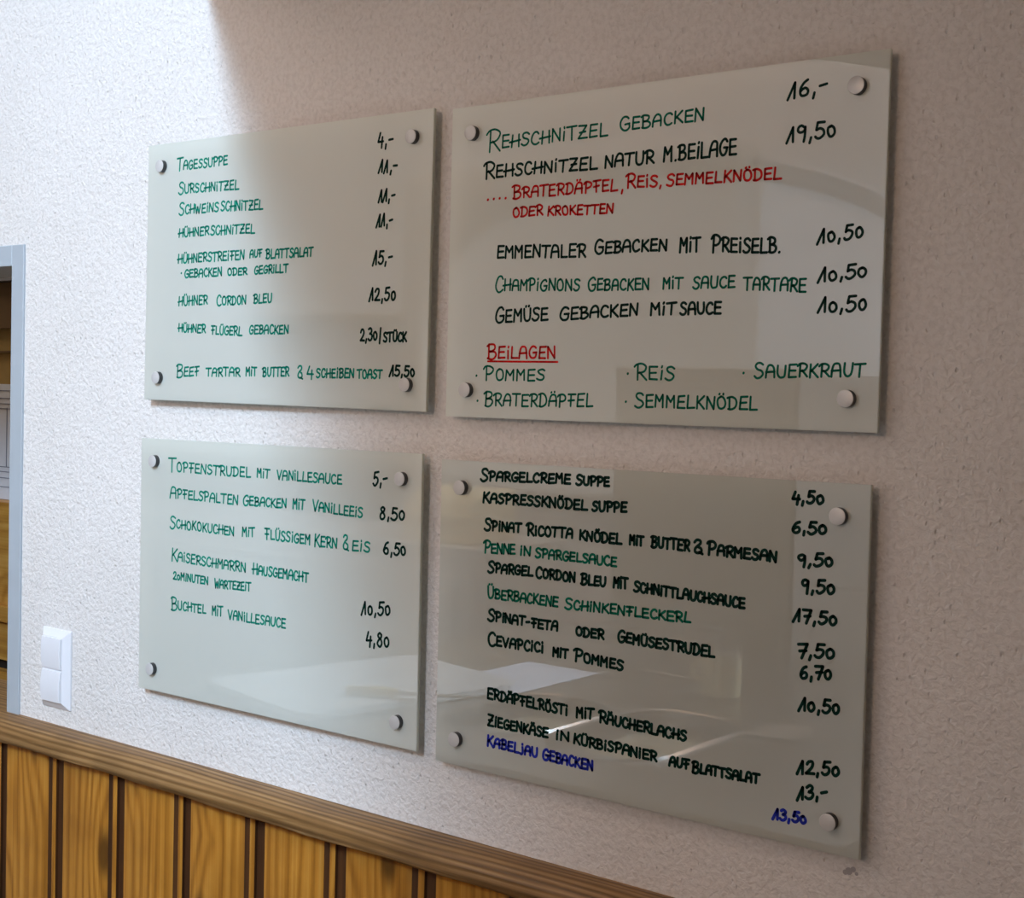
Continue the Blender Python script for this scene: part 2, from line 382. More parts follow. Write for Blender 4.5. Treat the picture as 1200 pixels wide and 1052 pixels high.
# ------------------------------------------------------------------ handwriting: single-stroke capitals, drawn as marker lines
G_ = {  # glyph: advance, strokes ('~' marks a curved stroke), box 10 high
 'A': (6.4, ['~0,0 .5,5 1.8,9 3.6,10 5.4,9 6.1,6 6.2,0', '.3,4.2 6.3,4.6']),
 'B': (6.2, ['1,0 1.1,10', '~-.4,9 1.6,10.2 4.8,9.6 5.2,7.4 3.6,5.6 1.4,5.1', '~1.4,5.1 4.6,5 6.2,3 5,.6 2.6,-.2 .3,.4']),
 'C': (5.6, ['~5.6,8.4 4.4,9.9 2.4,9.6 .7,6.8 .5,3 2,.4 4,.1 5.8,1.4']),
 'D': (6.3, ['1,0 1.1,10', '~-.3,9.4 2.4,10.2 5.2,8.6 6.3,5 5.2,1.6 2.6,0 .2,.3']),
 'E': (5.6, ['5.6,10 .8,9.8 .5,.1 5.8,.2', '.7,5.1 5.1,5.3']),
 'F': (5.8, ['2.6,0 2.6,9.8', '.2,9.8 6.2,10', '.6,4.6 5,5.2']),
 'G': (6.2, ['~5.8,8.6 4.4,10 2.3,9.5 .6,6.6 .5,2.8 2.1,.2 4.6,.3 5.9,2.2 5.9,4.6', '3.4,4.5 6.2,4.7']),
 'H': (6.4, ['.6,0 .9,10', '6,0 6,10', '-1.1,4.2 7,5.2']),
 'I': (2.0, ['1,0 1.1,7', '1.1,9.6 1.2,10.4']),
 'J': (4.0, ['~3,7 3,2 2,-.8 .2,-.6', '3,9.6 3.1,10.4']),
 'K': (5.8, ['.6,0 .9,10', '5.8,10 1,4.4', '1.9,5.4 6.2,0']),
 'L': (5.2, ['.9,10 .6,.1 5.6,.2']),
 'M': (6.8, ['.3,0 .7,10 3.4,4.8 6,10', '6,10 6.3,0']),
 'N': (6.2, ['.3,0 .6,10 5.7,.2 5.9,10']),
 'O': (6.2, ['~3.2,10 .9,8.4 .4,4.6 1.4,1 3.4,0 5.4,1.4 6,5 5,8.6 3.2,10 2.4,9.7']),
 'P': (5.8, ['1.1,0 1.3,10', '~-.6,8.4 .8,10 3.6,10.3 5.8,8.6 5.2,5.8 3.2,4.6 1.4,4.6']),
 'R': (6.0, ['1.1,0 1.3,10', '~-.6,8.4 .8,10 3.6,10.3 5.8,8.6 5.2,5.8 3.2,4.6 1.4,4.6', '2.6,4.8 6.4,0']),
 'S': (5.6, ['~5.6,8.8 4,10 1.8,9.6 .9,7.8 2.2,5.8 4.4,4.6 5.4,2.6 4,.3 1.8,-.1 .1,1.2']),
 'T': (6.0, ['-.4,9.8 6.6,10', '3.1,9.8 2.9,0']),
 'U': (6.2, ['~.5,10 .5,4 1.6,.6 3.4,0 5.2,1.2 5.9,4.6 6,10']),
 'V': (5.8, ['0,10 2.8,0 6,10']),
 'W': (7.6, ['0,10 1.8,0 3.8,7 5.6,0 7.8,10']),
 'Z': (6.0, ['.4,10 5.8,9.8 .3,.2 6.2,.2', '1.2,4.8 5,5.2']),
 '&': (5.8, ['~.4,8.6 2,10.2 4.2,9.6 4.2,7.4 2.2,5.4 .6,3 .9,.7 3,-.2 5,1 4.9,3.4 3.2,4.4', '3.6,.4 6,-.8']),
 '0': (5.0, ['~2.6,7 .8,5.8 .5,3 1.6,.4 3.2,.2 4.6,2.2 4.4,5 3,6.9 2,6.7']),
 '1': (4.2, ['-.6,-.6 3.4,10 3.5,0']),
 '2': (5.4, ['~.5,7.6 1.6,9.8 3.8,9.8 4.6,7.6 3.4,4.4 .2,.2', '.2,.2 5.6,.1']),
 '3': (5.2, ['~.5,9 2.6,10.2 4.6,8.6 3.8,6.2 2,5.2 4.4,4.6 5.2,2.4 3.6,.1 1.4,-.2 0,1.2']),
 '4': (5.0, ['1.9,10 .2,3.4 5.2,3.4', '4.3,6.6 3.7,-1.4']),
 '5': (5.4, ['5.6,10 1.6,10 1,5.6', '~1,5.6 3,6.2 5,5 5.2,2.4 3.4,.1 1.4,-.1 .1,1.2']),
 '6': (5.4, ['~4.8,9.8 2.6,8.6 .9,5.4 .5,2.2 2,.1 4.2,.6 5.1,3 3.8,4.9 2,4.6 .8,3']),
 '7': (5.4, ['.2,9.8 5.8,10 2.6,-.4', '1.2,4.9 5.4,5.2']),
 '8': (5.2, ['~4.6,8.8 2.8,10.1 1,8.6 1.8,6.6 4,4.8 5,2.4 3.6,.1 1.6,.2 .6,2.2 1.6,4.6 4,6.8 4.6,8.8']),
 '9': (5.2, ['~4.8,8.6 3,10.1 1,9 .7,7 2.2,5.4 4,6 5,8.4', '~5,8.8 4.8,4 4.2,-.8']),
 ',': (2.4, ['1.5,1.3 .9,-2.0']), '.': (2.2, ['1,.3 1.2,.6']), '-': (4.2, ['.2,4.4 4.0,4.9']), '|': (1.6, ['1,11 .8,-1.5']),
 '_': (10, ['0,0 10,0']),
}
for q, bse in (('Ä', 'A'), ('Ö', 'O'), ('Ü', 'U')):
    G_[q] = (G_[bse][0], G_[bse][1] + ['1.7,11.7 1.9,12.2', '4.3,11.9 4.5,12.4'])

def smooth_pts(p, closed=False):
    out = []
    for i in range(len(p) - 1):
        a, b, c, d = p[max(i - 1, 0)], p[i], p[i + 1], p[min(i + 2, len(p) - 1)]
        for s in range(4):
            t = s / 4
            out.append(tuple(.5 * (2 * b[k] + (c[k] - a[k]) * t + (2 * a[k] - 5 * b[k] + 4 * c[k] - d[k]) * t * t + (3 * b[k] - a[k] - 3 * c[k] + d[k]) * t ** 3) for k in (0, 1)))
    return out + [p[-1]]
def stroke(bm, pts, w, y):
    # flat marker line with round ends through pts (x, z)
    n = len(pts); L, Rr = [], []
    for i in range(n):
        a, b = pts[max(i - 1, 0)], pts[min(i + 1, n - 1)]
        dx, dz = b[0] - a[0], b[1] - a[1]; l = math.hypot(dx, dz) or 1e-9
        nx, nz = -dz / l * w, dx / l * w
        L.append(bm.verts.new((pts[i][0] + nx, y, pts[i][1] + nz))); Rr.append(bm.verts.new((pts[i][0] - nx, y, pts[i][1] - nz)))
    for i in range(n - 1): bm.faces.new((Rr[i], Rr[i + 1], L[i + 1], L[i]))
    for e, (i, A, B, sg) in enumerate(((0, L, Rr, 1), (n - 1, Rr, L, 1))):
        c = pts[i]; v0 = A[i].co; ang = math.atan2(v0.z - c[1], v0.x - c[0])
        fan = [A[i]] + [bm.verts.new((c[0] + w * math.cos(ang + k * math.pi / 5), y, c[1] + w * math.sin(ang + k * math.pi / 5))) for k in range(1, 5)] + [B[i]]
        bm.faces.new(fan)
def write_word(bm, text, x0, z0, x1, z1, h, first, w, y):
    scales = [first if i == 0 else 1.0 for i in range(len(text))]
    gap = 1.7
    adv = [G_[ch][0] * (1 + (s - 1) * .75) for ch, s in zip(text, scales)]
    xs_ = lambda ch: [float(v.split(',')[0]) for st in G_[ch][1] for v in st.lstrip('~').split()]
    one = text in '.,|'
    lead = 0 if one else min(xs_(text[0])) * adv[0] / G_[text[0]][0]
    trail = 0 if one else (max(xs_(text[-1])) - G_[text[-1]][0]) * adv[-1] / G_[text[-1]][0]
    total = sum(adv) + gap * (len(text) - 1) - lead + trail
    L_ = math.hypot(x1 - x0, z1 - z0); ux, uz = (x1 - x0) / L_, (z1 - z0) / L_
    sx = L_ / total; u = -lead * sx
    rnd = random.Random(text + str(x0))
    for ch, s, a in zip(text, scales, adv):
        kx = sx * (1 + (s - 1) * .75); kz = h / 10 * s
        slant = rnd.uniform(-.03, .05); dz0 = rnd.uniform(-.04, .04) * h * (len(text) > 3)
        kz *= rnd.uniform(.96, 1.05) if len(text) > 1 else 1
        drop = -(s - 1) * h * .22
        for st in G_[ch][1]:
            cur = st.startswith('~')
            pts = [tuple(float(v) for v in q.split(',')) for q in st.lstrip('~').split()]
            pts = [(px + rnd.uniform(-.22, .22), pz + rnd.uniform(-.22, .22)) for px, pz in pts] if ch not in '._' else pts
            q = []
            for px, pz in pts:
                uu = u + px * kx + slant * pz * kz; vv = pz * kz + drop + dz0
                q.append((x0 + ux * uu, z0 + uz * uu + vv))
            if cur: stroke(bm, smooth_pts(q), w, y)
            else:
                for aa, bb in zip(q, q[1:]): stroke(bm, [aa, bb], w, y)
        u += (a + gap * 1.0) * sx

# board, ink, words: text, start and end of the base line and letter height in mm from the board's centre, first letter's scale
WRITING = [
 (1, 'g', [('TAGESSUPPE', -228.9, 156.3, -110.7, 156.5, 12.8, 1.5)]),
 (1, 'g', [('SURSCHNITZEL', -223.4, 120.5, -83.5, 118.6, 13.1, 1.4)]),
 (1, 'g', [('SCHWEINS', -221.2, 88.0, -128.9, 88.5, 13.2, 1.4), ('SCHNITZEL', -123.1, 88.2, -29.6, 85.3, 13.6, 1.0)]),
 (1, 'g', [('HÜHNER', -222.6, 53.4, -149.7, 54.1, 12.5, 1.0), ('SCHNITZEL', -145.5, 53.6, -46.3, 51.8, 12.9, 1.0)]),
 (1, 'g', [('HÜHNERSTREIFEN', -223.2, 13.2, -68.8, 14.3, 12.8, 1.0), ('AUF', -55.8, 16.1, -29.5, 16.7, 10.5, 1.0), ('BLATTSALAT', -21.1, 14.2, 78.0, 13.7, 12.5, 1.0)]),
 (1, 'g', [('.', -214.7, -2.9, -211.6, -3.0, 11.8, 1.0), ('GEBACKEN', -204.0, -9.5, -118.8, -8.6, 11.7, 1.0), ('ODER', -104.2, -9.0, -61.2, -8.6, 9.9, 1.0), ('GEGRILLT', -44.3, -8.3, 27.0, -7.3, 11.2, 1.0)]),
 (1, 'g', [('HÜHNER', -219.9, -52.3, -149.9, -51.3, 13.3, 1.0), ('CORDON', -127.4, -52.8, -62.6, -52.2, 12.2, 1.3), ('BLEU', -45.7, -51.6, -6.9, -50.0, 12.7, 1.0)]),
 (1, 'g', [('HÜHNER', -218.7, -92.7, -152.8, -94.4, 11.8, 1.0), ('FLÜGERL', -139.6, -96.0, -69.6, -99.1, 12.3, 1.0), ('GEBACKEN', -52.7, -96.1, 29.9, -96.2, 11.9, 1.0)]),
 (1, 'g', [('BEEF', -220.9, -161.8, -165.8, -159.3, 13.4, 1.5), ('TARTAR', -149.5, -159.8, -71.7, -159.2, 12.3, 1.0), ('MIT', -58.6, -158.2, -34.9, -157.8, 12.1, 1.0), ('BUTTER', -22.7, -158.4, 34.1, -156.6, 12.6, 1.0), ('&', 52.3, -159.3, 62.9, -159.1, 16.8, 1.0), ('4', 72.4, -158.9, 83.9, -158.7, 16.0, 1.0), ('SCHEIBEN', 90.6, -157.8, 164.1, -157.2, 12.2, 1.0), ('TOAST', 171.1, -157.8, 218.6, -156.3, 11.2, 1.0)]),
 (1, 'k', [('4,-', 200.3, 157.8, 226.5, 157.0, 17.9, 1.0)]),
 (1, 'k', [('11,-', 201.6, 122.1, 236.2, 121.3, 15.9, 1.0)]),
 (1, 'k', [('11,-', 203.0, 82.2, 232.9, 82.5, 15.9, 1.0)]),
 (1, 'k', [('11,-', 200.3, 49.0, 230.3, 49.7, 15.9, 1.0)]),
 (1, 'k', [('15,-', 194.9, -2.6, 231.2, -1.3, 17.4, 1.0)]),
 (1, 'k', [('12,50', 189.9, -51.5, 238.6, -50.2, 16.0, 1.0)]),
 (1, 'k', [('2,30', 175.7, -105.9, 206.3, -105.1, 15.4, 1.0), ('|', 210.7, -106.9, 213.5, -106.9, 16.7, 1.0), ('STÜCK', 219.3, -106.8, 261.7, -106.8, 11.7, 1.0)]),
 (1, 'k', [('15,50', 231.9, -153.2, 277.2, -153.2, 13.1, 1.0)]),
 (2, 'g', [('REHSCHNITZEL', -242.0, 141.7, -54.4, 143.2, 15.2, 1.85), ('GEBACKEN', -35.1, 147.3, 77.6, 147.6, 13.8, 1.2)]),
 (2, 'k', [('REHSCHNITZEL', -244.8, 106.5, -68.1, 104.8, 14.3, 1.4), ('NATUR', -56.0, 104.8, 12.4, 104.7, 14.1, 1.0), ('M.', 26.0, 105.4, 42.3, 104.8, 16.5, 1.0), ('BEILAGE', 45.3, 105.4, 121.4, 105.8, 16.7, 1.0)]),
 (2, 'r', [('....', -236.7, 78.1, -207.5, 78.0, 12.6, 1.0), ('BRATERDÄPFEL', -196.9, 77.5, -37.8, 76.5, 12.9, 1.25), (',', -32.6, 74.7, -28.7, 74.9, 11.8, 1.0), ('REIS', -25.7, 78.9, 18.0, 77.2, 12.6, 1.2), (',', 20.8, 76.6, 24.0, 76.8, 10.4, 1.0), ('SEMMELKNÖDEL', 31.1, 77.2, 178.1, 74.6, 12.1, 1.1)]),
 (2, 'r', [('ODER', -194.5, 53.4, -148.4, 54.7, 11.4, 1.0), ('KROKETTEN', -139.7, 52.7, -43.8, 50.2, 10.8, 1.0)]),
 (2, 'k', [('EMMENTALER', -218.0, 3.7, -81.6, -0.3, 14.8, 1.0), ('GEBACKEN', -67.0, 3.1, 32.9, 2.4, 13.2, 1.25), ('MIT', 51.6, -0.7, 78.8, -0.7, 15.9, 1.0), ('PREISELB.', 92.7, -1.8, 179.1, -6.4, 15.5, 1.25)]),
 (2, 'g', [('CHAMPIGNONS', -219.9, -37.9, -89.1, -40.5, 13.8, 1.4), ('GEBACKEN', -75.8, -40.9, 9.8, -42.6, 12.8, 1.3), ('MIT', 30.3, -42.0, 56.5, -42.3, 12.9, 1), ('SAUCE', 70.5, -42.5, 124.8, -43.2, 12.6, 1.0), ('TARTARE', 136.1, -45.4, 212.3, -49.7, 13.4, 1.0)]),
 (2, 'k', [('GEMÜSE', -218.6, -78.1, -136.4, -75.7, 15.0, 1.3), ('GEBACKEN', -116.5, -75.9, -4.5, -72.0, 13.4, 1.2), ('MIT', 15.0, -72.3, 49.0, -71.8, 13.4, 1), ('SAUCE', 54.7, -71.9, 108.0, -72.0, 13.0, 1.0)]),
 (2, 'r', [('BEILAGEN', -231.9, -123.8, -124.1, -122.9, 14.5, 1.3), ('_', -230.2, -127.6, -119.4, -127.8, 14.5, 1.0)]),
 (2, 'g', [('.', -249.8, -146.7, -247.1, -146.7, 12.8, 1.0), ('POMMES', -236.0, -151.9, -139.2, -150.6, 13.6, 1.25)]),
 (2, 'g', [('.', -247.1, -179.0, -244.4, -178.9, 12.8, 1.0), ('BRATERDÄPFEL', -234.9, -184.6, -64.7, -181.6, 14.9, 1.2)]),
 (2, 'g', [('.', -16.5, -141.6, -14.2, -141.6, 11.8, 1.0), ('REIS', -6.1, -147.2, 48.8, -147.9, 14.9, 1.25)]),
 (2, 'g', [('.', -18.2, -175.0, -15.9, -174.9, 11.8, 1.0), ('SEMMELKNÖDEL', -3.6, -180.1, 158.0, -179.7, 14.1, 1.2)]),
 (2, 'g', [('.', 138.3, -139.3, 140.5, -139.3, 11.8, 1.0), ('SAUERKRAUT', 153.3, -143.6, 283.8, -140.7, 13.7, 1.2)]),
 (2, 'k', [('16,-', 182.7, 160.0, 228.8, 162.8, 17.1, 1.0)]),
 (2, 'k', [('19,50', 183.4, 113.5, 239.8, 114.3, 16.3, 1.0)]),
 (2, 'k', [('10,50', 224.1, 1.0, 275.3, 6.0, 14.8, 1.0)]),
 (2, 'k', [('10,50', 226.1, -39.8, 280.4, -35.9, 13.9, 1.0)]),
 (2, 'k', [('10,50', 227.3, -72.7, 282.4, -70.3, 14.8, 1.0)]),
 (3, 'g', [('TOPFENSTRUDEL', -231.4, 150.9, -39.2, 150.2, 14.0, 1.55), ('MIT', -25.1, 151.7, 1.6, 151.2, 12.8, 1.0), ('VANILLESAUCE', 17.5, 151.0, 150.2, 151.3, 13.2, 1.0)]),
 (3, 'g', [('APFELSPALTEN', -226.1, 109.8, -67.8, 108.8, 13.3, 1.35), ('GEBACKEN', -54.1, 109.0, 38.0, 110.5, 12.8, 1.2), ('MIT', 52.5, 110.7, 76.4, 110.8, 13.3, 1.0), ('VANILLEEIS', 93.2, 111.2, 191.1, 107.1, 12.9, 1.2)]),
 (3, 'g', [('SCHOKOKUCHEN', -225.1, 62.9, -75.4, 61.4, 13.0, 1.5), ('MIT', -55.8, 62.2, -28.6, 63.6, 12.9, 1.0), ('FLÜSSIGEM', -6.3, 62.3, 88.2, 61.8, 13.4, 1.2), ('KERN', 98.7, 60.4, 142.4, 61.2, 13.8, 1.2), ('&', 156.0, 60.2, 166.0, 60.7, 19.7, 1.0), ('EIS', 174.0, 60.3, 207.0, 60.9, 13.5, 1.0)]),
 (3, 'g', [('KAISERSCHMARRN', -219.6, 12.0, -48.3, 8.5, 13.3, 1.5), ('HAUSGEMACHT', -33.0, 8.4, 86.9, 7.3, 13.1, 1.15)]),
 (3, 'g', [('20MINUTEN', -215.2, -17.8, -133.0, -17.6, 11.1, 1.0), ('WARTEZEIT', -117.4, -20.7, -35.2, -18.1, 11.6, 1.15)]),
 (3, 'g', [('BUCHTEL', -220.4, -64.7, -136.2, -63.3, 12.7, 1.6), ('MIT', -121.2, -63.5, -97.6, -62.8, 14.0, 1.0), ('VANILLESAUCE', -84.6, -65.2, 40.7, -63.8, 12.9, 1.0)]),
 (3, 'k', [('5,-', 210.9, 152.9, 236.7, 155.7, 16.8, 1.0)]),
 (3, 'k', [('8,50', 225.1, 108.1, 269.1, 109.5, 16.0, 1.0)]),
 (3, 'k', [('6,50', 233.5, 60.4, 272.7, 61.4, 16.0, 1.0)]),
 (3, 'k', [('10,50', 193.1, -27.1, 246.2, -21.5, 16.9, 1.0)]),
 (3, 'k', [('4,80', 204.0, -68.2, 245.5, -65.7, 17.6, 1.0)]),
 (4, 'k', [('SPARGELCREME', -232.0, 176.0, -90.6, 179.8, 11.0, 1.4), ('SUPPE', -81.5, 179.3, -33.1, 180.1, 10.1, 1.2)]),
 (4, 'k', [('KASPRESSKNÖDEL', -226.9, 148.5, -64.3, 149.3, 11.4, 1.1), ('SUPPE', -56.9, 148.8, -7.3, 150.3, 11.0, 1.0)]),
 (4, 'k', [('SPINAT', -224.2, 112.8, -164.3, 113.8, 11.2, 1.35), ('RICOTTA', -156.3, 112.0, -85.5, 113.1, 11.4, 1.2), ('KNÖDEL', -73.5, 112.1, -13.2, 111.8, 11.1, 1.0), ('MIT', -1.0, 112.3, 18.1, 112.5, 10.8, 1.0), ('BUTTER', 28.3, 112.4, 80.6, 111.7, 11.6, 1.1), ('&', 87.8, 110.3, 98.3, 110.7, 14.2, 1.0), ('PARMESAN', 103.9, 110.3, 191.5, 109.1, 11.2, 1.35)]),
 (4, 'g', [('PENNE', -225.1, 83.9, -174.0, 85.3, 11.7, 1.3), ('IN', -164.1, 85.4, -149.9, 85.9, 10.5, 1.0), ('SPARGELSAUCE', -141.4, 84.9, -19.5, 84.5, 10.7, 1.1)]),
 (4, 'k', [('SPARGEL', -216.8, 59.5, -144.7, 60.8, 11.1, 1.3), ('CORDON', -139.1, 60.1, -80.3, 59.7, 11.3, 1.2), ('BLEU', -71.3, 58.2, -35.1, 58.9, 10.6, 1.2), ('MIT', -22.7, 58.8, -2.2, 59.4, 11.9, 1.0), ('SCHNITTLAUCHSAUCE', 6.3, 57.7, 154.2, 53.3, 10.6, 1.15)]),
 (4, 'g', [('ÜBERBACKENE', -215.8, 26.2, -105.0, 26.4, 11.6, 1.2), ('SCHINKENFLECKERL', -93.4, 25.9, 85.1, 29.0, 10.7, 1.2)]),
 (4, 'k', [('SPINAT-FETA', -215.0, -2.5, -104.7, -3.3, 10.8, 1.35), ('ODER', -75.9, -5.4, -35.2, -5.0, 10.2, 1.0), ('GEMÜSESTRUDEL', -13.9, -5.0, 117.3, -6.7, 11.2, 1.2)]),
 (4, 'k', [('CEVAPCICI', -213.4, -34.4, -126.9, -33.4, 11.6, 1.5), ('MIT', -110.3, -35.7, -87.5, -35.1, 10.8, 1.0), ('POMMES', -78.4, -36.4, -6.6, -38.7, 11.1, 1.35)]),
 (4, 'k', [('ERDÄPFELRÖSTI', -212.5, -103.3, -87.5, -105.7, 11.8, 1.15), ('MIT', -71.8, -105.7, -47.2, -103.7, 11.7, 1.0), ('RÄUCHERLACHS', -39.2, -105.8, 83.2, -108.9, 11.3, 1.2)]),
 (4, 'k', [('ZIEGENKÄSE', -211.5, -138.0, -115.5, -138.6, 11.6, 1.2), ('IN', -101.1, -137.9, -83.8, -137.2, 10.4, 1.0), ('KÜRBISPANIER', -74.7, -138.6, 44.2, -139.3, 11.0, 1.1), ('AUF', 61.8, -141.2, 88.7, -140.3, 10.4, 1.0), ('BLATTSALAT', 92.3, -142.6, 178.8, -140.6, 10.2, 1.25)]),
 (4, 'b', [('KABELJAU', -210.7, -164.5, -131.2, -165.7, 11.2, 1.2), ('GEBACKEN', -121.8, -166.5, -47.0, -167.3, 11.6, 1.15)]),
 (4, 'k', [('4,50', 209.8, 175.5, 245.2, 176.7, 12.5, 1.0)]),
 (4, 'k', [('6,50', 210.9, 142.4, 249.3, 144.7, 12.5, 1.0)]),
 (4, 'k', [('9,50', 218.6, 106.8, 258.4, 110.4, 12.9, 1.0)]),
 (4, 'k', [('9,50', 223.8, 78.5, 261.2, 81.1, 13.4, 1.0)]),
 (4, 'k', [('17,50', 214.8, 46.4, 264.6, 47.9, 13.4, 1.0)]),
 (4, 'k', [('7,50', 221.4, 7.8, 263.1, 11.2, 14.3, 1.0)]),
 (4, 'k', [('6,70', 225.8, -15.4, 260.9, -11.3, 13.4, 1.0)]),
 (4, 'k', [('10,50', 224.6, -50.6, 271.3, -47.2, 13.4, 1.0)]),
 (4, 'k', [('12,50', 224.5, -120.5, 273.6, -113.6, 13.0, 1.0)]),
 (4, 'k', [('13,-', 225.5, -149.0, 260.6, -140.3, 13.5, 1.0)]),
 (4, 'b', [('13,50', 197.3, -175.7, 236.6, -173.1, 11.0, 1.0)]),
]

BOARDS = [(0.00000, 0.00000, -0.00575), (0.63289, -0.00658, -0.00004), (-0.00528, -0.45858, 0.00320), (0.62867, -0.46246, 0.00258)]
LABELS = ['frosted glass menu board at upper left, first line TAGESSUPPE',
          'frosted glass menu board at upper right with red lines of writing',
          'frosted glass menu board at lower left listing desserts, below the TAGESSUPPE board',
          'clear shiny glass menu board at lower right with blue bottom line']
INK = {'g': 'green', 'k': 'dark green', 'r': 'red', 'b': 'blue'}
cap_bm = bmesh.new()
lathe(cap_bm, [(0, -.0082), (.0084, -.0082), (.0092, -.0079), (.0095, -.0073), (.0095, -.0002), (.0, -.0002)], 44, mids=[1, 1, 1, 0, 0])
cap_me = bpy.data.meshes.new('cap'); cap_bm.to_mesh(cap_me); cap_bm.free()
cap_me.materials.append(M['steel']); cap_me.materials.append(M['capface'])
for p_ in cap_me.polygons: p_.use_smooth = abs(p_.normal.y) < .99
cap_me.set_sharp_from_angle(angle=R(30))
sp_bm = bmesh.new(); lathe(sp_bm, [(0, .0052), (.0075, .0052), (.0075, YW), (0, YW)], 32)
sp_me = bpy.data.meshes.new('spacer'); sp_bm.to_mesh(sp_me); sp_bm.free(); sp_me.materials.append(M['steel'])
for i, (bx, bz, ba) in enumerate(BOARDS):
    root = empty('menu_board', (bx, 0, Z0 + bz), LABELS[i], 'menu board', 'glass menu boards on the wall')
    root.rotation_euler = (0, -ba, 0)
    bm = bmesh.new(); vs = box(bm, -.3, .3, 0, .005, -.2, .2)
    bmesh.ops.bevel(bm, geom=bm.edges[:], offset=.0006, segments=2, affect='EDGES')
    bm.normal_update()
    for f in bm.faces: f.material_index = 0 if f.normal.y < -.9 else 2 if f.normal.y > .9 else 1
    obj('glass_panel', bm, [M['glass4' if i == 3 else 'glass'], M['edge'], M['back']], root)
    for sx in (-.2628, .2657):
        for sz in (.1648, -.1648):
            c = bpy.data.objects.new('fixing_cap', cap_me); C.objects.link(c); c.parent = root; c.location = (sx, 0, sz)
            s = bpy.data.objects.new('spacer', sp_me); C.objects.link(s); s.parent = c
    for (b, col, words) in WRITING:
        if b != i + 1: continue
        bm = bmesh.new()
        for (t, x0, z0, x1, z1, h, f) in words:
            if t == '_':
                ub = bmesh.new(); write_word(ub, t, x0 / 1000, z0 / 1000, x1 / 1000, z1 / 1000, h / 1000, f, .00125, -.0003)
                obj('underline', ub, M[col], root); continue
            w = {'g': .00115, 'k': .00135, 'r': .00122, 'b': .00135}[col] * (1.22 if b in (1, 3) else 1.13 if b == 2 else 1.33)
            if t == '_': w *= 1.15
            if t in '.....': w *= 1.15
            write_word(bm, t, x0 / 1000, z0 / 1000, x1 / 1000, z1 / 1000, h / 1000, f, w, -.0003)
        name = 'price' if words[0][0][0].isdigit() else 'menu_line'
        o = obj(name, bm, M['t' if col == 'g' and b in (1, 3) else col], root)
        o['label'] = ('daylit-toned green' if col == 'g' and b in (1, 3) else INK[col]) + ' handwriting: ' + ' '.join(x[0] for x in words if x[0] not in '._')

# ------------------------------------------------------------------ kitchen on the near side, mirrored in the boards
zc = Z0 - 0.87
ct = empty('sink_counter', (-.2, -1.3, 0), 'steel sink counter mirrored in the lower right board', 'kitchen counter')
def kpart(root, name, bm, mat, **kw):
    o = obj(name, bm, mat, **kw); o.parent = root; o.location = -Vector(root.location); return o
bowls = [(-.42, -.17, -1.22, -.84), (-.14, .12, -1.27, -.83)]
def rrect(x0, x1, y0, y1, r, n=6):
    out = []
    for cx, cy, a0 in ((x1 - r, y1 - r, 0), (x0 + r, y1 - r, 90), (x0 + r, y0 + r, 180), (x1 - r, y0 + r, 270)):
        for i in range(n + 1):
            a = R(a0 + 90 * i / n); out.append((cx + r * math.cos(a), cy + r * math.sin(a)))
    return out
bm = bmesh.new()
xs = [-1.0, -.42, -.17, -.14, .12, .62]; ys = [-2.1, -1.28, -1.22, -.84, -.80, -.64]
top = bmesh.new()
outer = [bm.verts.new((x, y, zc)) for x, y in ((-1.0, -2.1), (.62, -2.1), (.62, -.64), (-1.0, -.64))]
edges = [bm.edges.new((outer[i], outer[(i + 1) % 4])) for i in range(4)]
top.free()
rims = []
for b in bowls:
    v = [bm.verts.new((x, y, zc)) for x, y in rrect(*b, .095)]
    edges += [bm.edges.new((v[i], v[(i + 1) % len(v)])) for i in range(len(v))]; rims.append((b, v))
bmesh.ops.triangle_fill(bm, edges=edges, use_beauty=True)
low = [bm.verts.new((v.co.x, v.co.y, zc - .045)) for v in outer]
for i in range(4): bm.faces.new((outer[i], outer[(i + 1) % 4], low[(i + 1) % 4], low[i]))
kpart(ct, 'counter_top', bm, M['inox'])
for b, _ in rims:
    bm = bmesh.new(); prev = None
    for (ins, dz, rr) in ((-.012, .0, .103), (-.007, .006, .100), (0, .003, .095), (.004, -.012, .09), (.018, -.15, .07), (.05, -.165, .05), (.10, -.168, .03)):
        v = [bm.verts.new((x, y, zc + dz)) for x, y in rrect(b[0] + ins, b[1] - ins, b[2] + ins, b[3] - ins, rr)]
        if prev:
            for i in range(len(v)): bm.faces.new((prev[i], prev[(i + 1) % len(v)], v[(i + 1) % len(v)], v[i]))
        prev = v
    bm.faces.new(prev); kpart(ct, 'sink_bowl', bm, M['inox'], smooth=40)
for i in range(6):
    bm = bmesh.new(); y = -1.19 - .022 * i
    tube(bm, [(.14, y, zc + .002), (.15, y, zc + .005), (.25, y - .01, zc + .005), (.26, y - .01, zc + .002)], .005, 8)
    kpart(ct, 'drain_ridge', bm, M['inox'], smooth=60)
bm = bmesh.new(); box(bm, -.98, .60, -2.05, -.70, 0.0, zc - .045); kpart(ct, 'counter_body', bm, M['laminate'])

